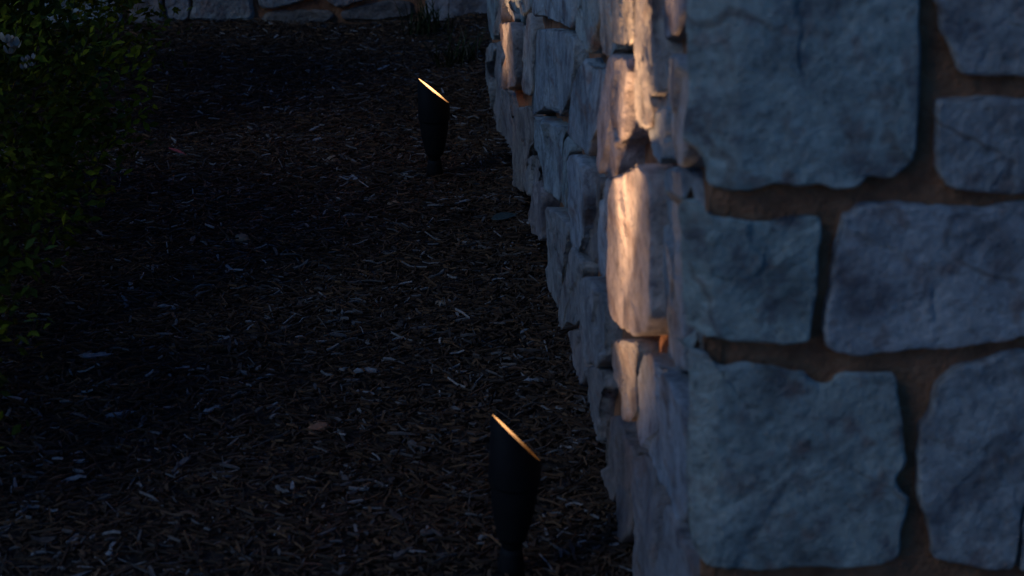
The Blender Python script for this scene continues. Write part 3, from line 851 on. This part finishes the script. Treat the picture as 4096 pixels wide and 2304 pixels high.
def spotlight(x, y, az, lean, label, power, aim=math.radians(-30), zs=1.08, slant=.0275, mid=.177, spill=1.0):
    z0 = float(ground_z(np.array(x), np.array(y)))
    t = empty('garden_spotlight', (x, y, 0), label=label, cat='spotlight', group='black in-ground spotlights aimed up the wall')
    t.rotation_euler = (0, lean, 0)
    t.scale = (1.05, 1.05, zs)
    # stake and base flange
    V, Q = lathe([(.0001, -.12), (.006, -.09), (.010, .0), (.016, .002), (.0172, .008), (.0162, .018), (.0145, .026), (.0135, .034), (.0001, .0345)], 32)
    add('base', V, Q, M_BLACK, t)
    V, Q = lathe([(.0001, .030), (.0125, .0305), (.0128, .040), (.0150, .043), (.0158, .046), (.0001, .0465)], 32)
    add('knuckle', V, Q, M_BLACK, t)
    # tapering body with a lip under the shroud
    V, Q = lathe([(.0001, .044), (.0175, .0445), (.0190, .050), (.0232, .066), (.0268, .084), (.0290, .101), (.0298, .112), (.0298, .1165), (.0308, .1175), (.0308, .1185), (.0001, .119)], 40)
    add('body', V, Q, M_BLACK, t)
    # slanted shroud: outer wall, rim, inner wall
    seg = 56
    u = np.linspace(0, 2 * np.pi, seg, endpoint=False)
    ro, ri = .0330, .0308
    def rim(rr): return mid - rr / .033 * slant * np.cos(u - az)
    rings = [np.stack([ro * .985 * np.cos(u), ro * .985 * np.sin(u), np.full(seg, .1178)], 1),
             np.stack([ro * np.cos(u), ro * np.sin(u), np.full(seg, .120)], 1),
             np.stack([ro * np.cos(u), ro * np.sin(u), rim(ro) - .0006], 1),
             np.stack([(ro - .0006) * np.cos(u), (ro - .0006) * np.sin(u), rim(ro)], 1),
             np.stack([(ri + .0003) * np.cos(u), (ri + .0003) * np.sin(u), rim(ri)], 1)]
    V = np.concatenate(rings); Q = []
    for i in range(len(rings) - 1):
        a, b_ = i * seg + np.arange(seg), (i + 1) * seg + np.arange(seg)
        Q.append(np.stack([a, np.roll(a, -1), np.roll(b_, -1), b_], 1))
    shroud = add('shroud', V, np.concatenate(Q), M_BLACK, t)
    inner = [np.stack([(ri + .0003) * np.cos(u), (ri + .0003) * np.sin(u), rim(ri) - .0002], 1), np.stack([ri * np.cos(u), ri * np.sin(u), np.full(seg, .121)], 1)]
    V = np.concatenate(inner); a = np.arange(seg)
    add('reflector', V, np.stack([a, np.roll(a, -1), np.roll(a, -1) + seg, a + seg], 1), M_GREY, shroud)
    V, Q = lathe([(.0306, .1365), (.024, .1375), (.012, .1385), (.0002, .1395)], 32)
    add('lens', V, Q, M_LENS, shroud)
    for nm, en, ang, bl, tx in POWERS:
        ld = bpy.data.lights.new(nm, 'SPOT')
        ld.energy = en * power * (spill if nm == 'bulb' else 1.0); ld.color = (1.0, .62, .35); ld.shadow_soft_size = .02
        ld.spot_size = math.radians(ang); ld.spot_blend = bl
        lo = bpy.data.objects.new(nm, ld)
        lo.location = (0, 0, .150)
        d = Vector((math.sin(tx) * math.cos(aim), math.sin(tx) * math.sin(aim), math.cos(tx)))
        lo.rotation_euler = d.to_track_quat('-Z', 'Y').to_euler()
        link(lo, t)
    return t
POWERS = [('bulb', .30, 165, 1.0, 0.0), ('flood', 1.15, 118, 1.0, .10), ('beam', 17.0, 46, 1.0, .13)]
spotlight(-.165, .479, math.radians(13), math.radians(2.2), 'black slant-topped spotlight in the foreground mulch, its foot at the bottom edge', 1.0, zs=1.13, slant=.0315, mid=.1735)
spotlight(-.169, 2.406, math.radians(7), 0, 'smaller-looking black slant-topped spotlight farther back, standing whole on the mulch', 1.35, spill=2.8)

# ------------------------------------------------------------------ boxwood shrubs
GREENS = np.array([(.056, .064, .005), (.088, .092, .006), (.135, .128, .006), (.045, .064, .010), (.19, .165, .008)])
LEAFV, LEAFQ = leaf_geo(1.0, .56, n=2, cup=.25, curl=.12)

def leaves_at(pos, dirs, size, r):
    """leaf blades at pos (n,3), pointing along dirs (n,3)"""
    n = len(pos)
    d = dirs / np.linalg.norm(dirs, axis=1, keepdims=True)
    ref = r.normal(size=(n, 3))
    s = np.cross(d, ref); s /= np.linalg.norm(s, axis=1, keepdims=True)
    u = np.cross(d, s)
    flip = np.where(u[:, 2:3] < 0, -1.0, 1.0)
    s, u = s * flip, u * flip
    P = pos[:, None] + size[:, None, None] * (LEAFV[None, :, 0:1] * d[:, None] + LEAFV[None, :, 1:2] * s[:, None] + LEAFV[None, :, 2:3] * u[:, None])
    m = len(LEAFV)
    Q = (np.arange(n) * m)[:, None, None] + LEAFQ[None]
    return P.reshape(-1, 3), Q.reshape(-1, 4), m

def tube(pts, r0, r1, seg=5):
    pts = np.array(pts, float); n = len(pts)
    V, Q = [], []
    for i in range(n):
        d = pts[min(i + 1, n - 1)] - pts[max(i - 1, 0)]; d /= np.linalg.norm(d)
        a = np.cross(d, [.3, .9, .2]); a /= np.linalg.norm(a); b_ = np.cross(d, a)
        rr = r0 + (r1 - r0) * i / (n - 1)
        for k in range(seg):
            th = 2 * math.pi * k / seg
            V.append(pts[i] + rr * (math.cos(th) * a + math.sin(th) * b_))
    for i in range(n - 1):
        for k in range(seg):
            Q.append([i * seg + k, i * seg + (k + 1) % seg, (i + 1) * seg + (k + 1) % seg, (i + 1) * seg + k])
    return np.array(V), np.array(Q)

def sprig(root, direction, length, r, parent, leaf=.024):
    """a shoot with leaf pairs, one part of the shrub"""
    d = np.array(direction, float); d /= np.linalg.norm(d)
    npair = max(3, int(length / .014))
    side = np.cross(d, [0, 0, 1.]); side /= np.linalg.norm(side) + 1e-6
    curve = lambda t: np.array(root) + d * length * t + np.array([0, 0, 1.]) * .25 * length * t * t
    pts = [curve(t) for t in np.linspace(0, 1, 5)]
    TV, TQ = tube(pts, .0016, .0008, 4)
    pos, dirs, sz = [], [], []
    for i in range(npair):
        t = (i + .5) / npair
        ax = side * math.cos(i * 1.57) + np.cross(d, side) * math.sin(i * 1.57)
        for sg in (-1, 1):
            pos.append(curve(t)); dirs.append(ax * sg * .75 + d * .8 + r.normal(0, .12, 3)); sz.append(leaf * r.uniform(.8, 1.1) * (1 - .35 * t * t))
    pos.append(curve(1.)); dirs.append(d + [0, 0, .3]); sz.append(leaf * .7)
    P, Q, m_ = leaves_at(np.array(pos), np.array(dirs), np.array(sz), r)
    c = GREENS[r.choice(5, p=[.1, .25, .3, .1, .25])] * r.uniform(.9, 1.3)
    col = np.vstack([np.tile(c * r.uniform(.8, 1.2), (m_, 1)) for _ in range(len(pos))])
    V = np.vstack([P, TV]); Q = np.vstack([Q, TQ + len(P)])
    col = np.vstack([col, np.tile((.07, .06, .03), (len(TV), 1))])
    return keep(add('sprig', V, Q, M_LEAF, parent, smooth=True, col=col), parent)

def shrub(cx, cy, cz, rx, ry, rz, seed, nleaf, label, nsprig, sprig_dirs=()):
    r = np.random.default_rng(seed)
    root = empty('boxwood_shrub', (cx, cy, 0), label=label, cat='shrub', group='boxwood shrubs along the left edge of the bed')
    # stems
    VV, QQ, off = [], [], 0
    for k in range(16):
        th = r.uniform(0, 6.28); e = r.uniform(.2, .95)
        tip = np.array([cx + rx * .8 * math.cos(th) * e, cy + ry * .8 * math.sin(th) * e, cz + rz * r.uniform(.1, .7)])
        b0 = np.array([cx + .05 * math.cos(th), cy + .05 * math.sin(th), -.04])
        mid = (b0 + tip) / 2 + r.normal(0, .03, 3)
        V, Q = tube([b0, mid, tip], .009, .002, 5)
        VV.append(V); QQ.append(Q + off); off += len(V)
    keep(add('stem', np.concatenate(VV), np.concatenate(QQ), M_TWIG, root), root)
    # leaf clumps: shoots grow on a lumpy shell
    nc = 420
    dirs = r.normal(size=(nc, 3)); dirs /= np.linalg.norm(dirs, axis=1, keepdims=True)
    dirs[:, 2] = np.where(dirs[:, 2] < -.5, -dirs[:, 2], dirs[:, 2])
    lump = 1 + .16 * fbm(dirs + seed, .45, 2, seed)
    depthf = 1 - np.abs(r.normal(0, .13, nc))
    cpos = dirs * (lump * depthf)[:, None] * np.array([rx, ry, rz]) + np.array([cx, cy, cz])
    per = nleaf // nc
    ctint = GREENS[r.choice(5, nc, p=[.3, .3, .15, .2, .05])] * r.uniform(.6, 1.25, (nc, 1))
    ci = np.repeat(np.arange(nc), per)
    spread = r.normal(0, 1, (len(ci), 3)) * np.array([.035, .035, .035])
    pos = cpos[ci] + spread
    ok = pos[:, 2] > .006
    pos, ci = pos[ok], ci[ok]
    ld = dirs[ci] * .8 + r.normal(0, .7, (len(ci), 3)) + np.array([0, 0, .35])
    P, Q, m_ = leaves_at(pos, ld, r.uniform(.015, .025, len(ci)), r)
    col = np.repeat(ctint[ci] * r.uniform(.7, 1.3, (len(ci), 1)), m_, 0)
    keep(add('foliage', P, Q, M_LEAF, root, col=col, kind='stuff'), root)
    # single shoots standing out on the side towards the path and the camera
    for k in range(nsprig):
        th = r.uniform(-2.2, .5); ph = r.uniform(-.25, 1.1)
        dd = np.array([math.cos(th) * math.cos(ph), math.sin(th) * math.cos(ph), math.sin(ph)])
        lm = 1 + .16 * float(fbm((dd + seed)[None], .45, 2, seed)[0])
        rt = dd * lm * .93 * np.array([rx, ry, rz]) + np.array([cx, cy, cz])
        if rt[2] < .03: rt[2] = .03
        sprig(rt, dd * .7 + np.array([0, 0, .7]) + r.normal(0, .25, 3), r.uniform(.05, .11), r, root)
    return root
sh_far = shrub(-1.35, 3.02, .32, .58, .42, .42, 21, 15000, 'dark boxwood shrub farthest back, overlapping the low far wall', 26)
sh_mid = shrub(-1.29, 1.80, .28, .50, .50, .36, 22, 17000, 'middle boxwood shrub spreading over the mulch at the left edge', 40)
sh_near = shrub(-1.31, .95, .24, .44, .34, .30, 23, 9000, 'nearest boxwood shrub, only its leaf tips showing at the left edge', 14)

# pale blossoms caught in the shrub
def blossom(c, size, seed, parent):
    r = np.random.default_rng(seed)
    VV, QQ, off = [], [], 0
    for k in range(5):
        nu, nv = 8, 6
        th0 = k * 1.2566 + r.uniform(-.2, .2)
        u = np.linspace(-.62, .62, nu); v = np.linspace(.1, 1.5, nv)
        Ug, Vg = np.meshgrid(u, v, indexing='ij')
        tilt = r.uniform(.8, 1.1)
        w = np.sin(np.clip(Vg / 1.5, 0, 1) * np.pi * .85 + .1)
        X = size * np.sin(Vg * tilt) * np.cos(th0 + Ug * w); Y = size * np.sin(Vg * tilt) * np.sin(th0 + Ug * w)
        Z = size * (1 - np.cos(Vg * tilt)) * 1.1 + .1 * size * np.cos(Ug * 5) * w
        V = np.stack([X, Y, Z], -1).reshape(-1, 3)
        VV.append(V); QQ.append(grid_faces(nu, nv) + off); off += len(V)
    V = np.concatenate(VV)
    a = r.uniform(-.6, .6); b_ = r.uniform(-.5, 1.0)
    Rx = np.array([[1, 0, 0], [0, math.cos(b_), -math.sin(b_)], [0, math.sin(b_), math.cos(b_)]])
    V = V @ Rx.T + np.array(c)
    return keep(add('blossom', V, np.concatenate(QQ), M_PETAL, parent, label='cream blossom among the dark boxwood leaves'), parent)
BL = [(-0.933, 1.52, 0.507, 0.013), (-0.921, 1.52, 0.498, 0.013), (-0.93, 1.52, 0.488, 0.011), (-0.906, 1.52, 0.474, 0.008), (-0.895, 1.52, 0.478, 0.008), (-0.895, 1.52, 0.466, 0.007), (-0.909, 1.52, 0.461, 0.007)]
for k, (bx, by, bz, bs) in enumerate(BL):
    blossom((bx, by, bz), bs, 60 + k, sh_mid)

# ------------------------------------------------------------------ grass tufts by the far end of the wall
def tuft(x, y, nb, h, seed, label):
    r = np.random.default_rng(seed)
    root = empty('grass_tuft', (x, y, 0), label=label, cat='grass', group='dark grass tufts behind the wall end')
    def blade(rr, hh, lean, az_, w):
        t = np.linspace(0, 1, 7)
        bx = x + rr[0] + lean * t ** 1.8 * math.cos(az_); by = y + rr[1] + lean * t ** 1.8 * math.sin(az_)
        bz = hh * (t - .32 * (lean / hh) * t ** 3)
        sx, sy = -math.sin(az_), math.cos(az_)
        ww = w * (1 - t ** 2.2) + .0002
        A = np.stack([bx - sx * ww, by - sy * ww, bz], 1); B = np.stack([bx + sx * ww, by + sy * ww, bz], 1)
        V = np.stack([A, B], 1).reshape(-1, 3)
        i = np.arange(6) * 2
        return V, np.stack([i, i + 1, i + 3, i + 2], 1)
    VV, QQ, CC, off = [], [], [], 0
    for k in range(nb):
        hh = h * r.uniform(.5, 1.1)
        V, Q = blade(r.normal(0, .03, 2), hh, hh * r.uniform(.15, 1.0), r.uniform(0, 6.28), r.uniform(.0015, .003))
        VV.append(V); QQ.append(Q + off); off += len(V)
        CC.append(np.tile(np.array([(.016, .026, .008), (.022, .030, .009), (.03, .030, .012)][int(r.integers(3))]), (len(V), 1)))
    keep(add('blades', np.concatenate(VV), np.concatenate(QQ), M_LEAF, root, col=np.concatenate(CC), kind='stuff'), root)
    for k in range(4):
        hh = h * r.uniform(.9, 1.3)
        V, Q = blade(r.normal(0, .03, 2), hh, hh * r.uniform(.2, .9), r.uniform(3.2, 6.0), .0016)
        keep(add('dry_stalk', V, Q, M_LEAF, root, col=np.tile((.20, .16, .12), (len(V), 1)), label='pale dry grass stalk'), root)
tuft(-.05, 3.40, 70, .13, 71, 'small dark grass tuft close behind the far end of the stone wall')
tuft(-.12, 3.85, 70, .12, 73, 'small dark grass tuft near the foot of the low far wall')
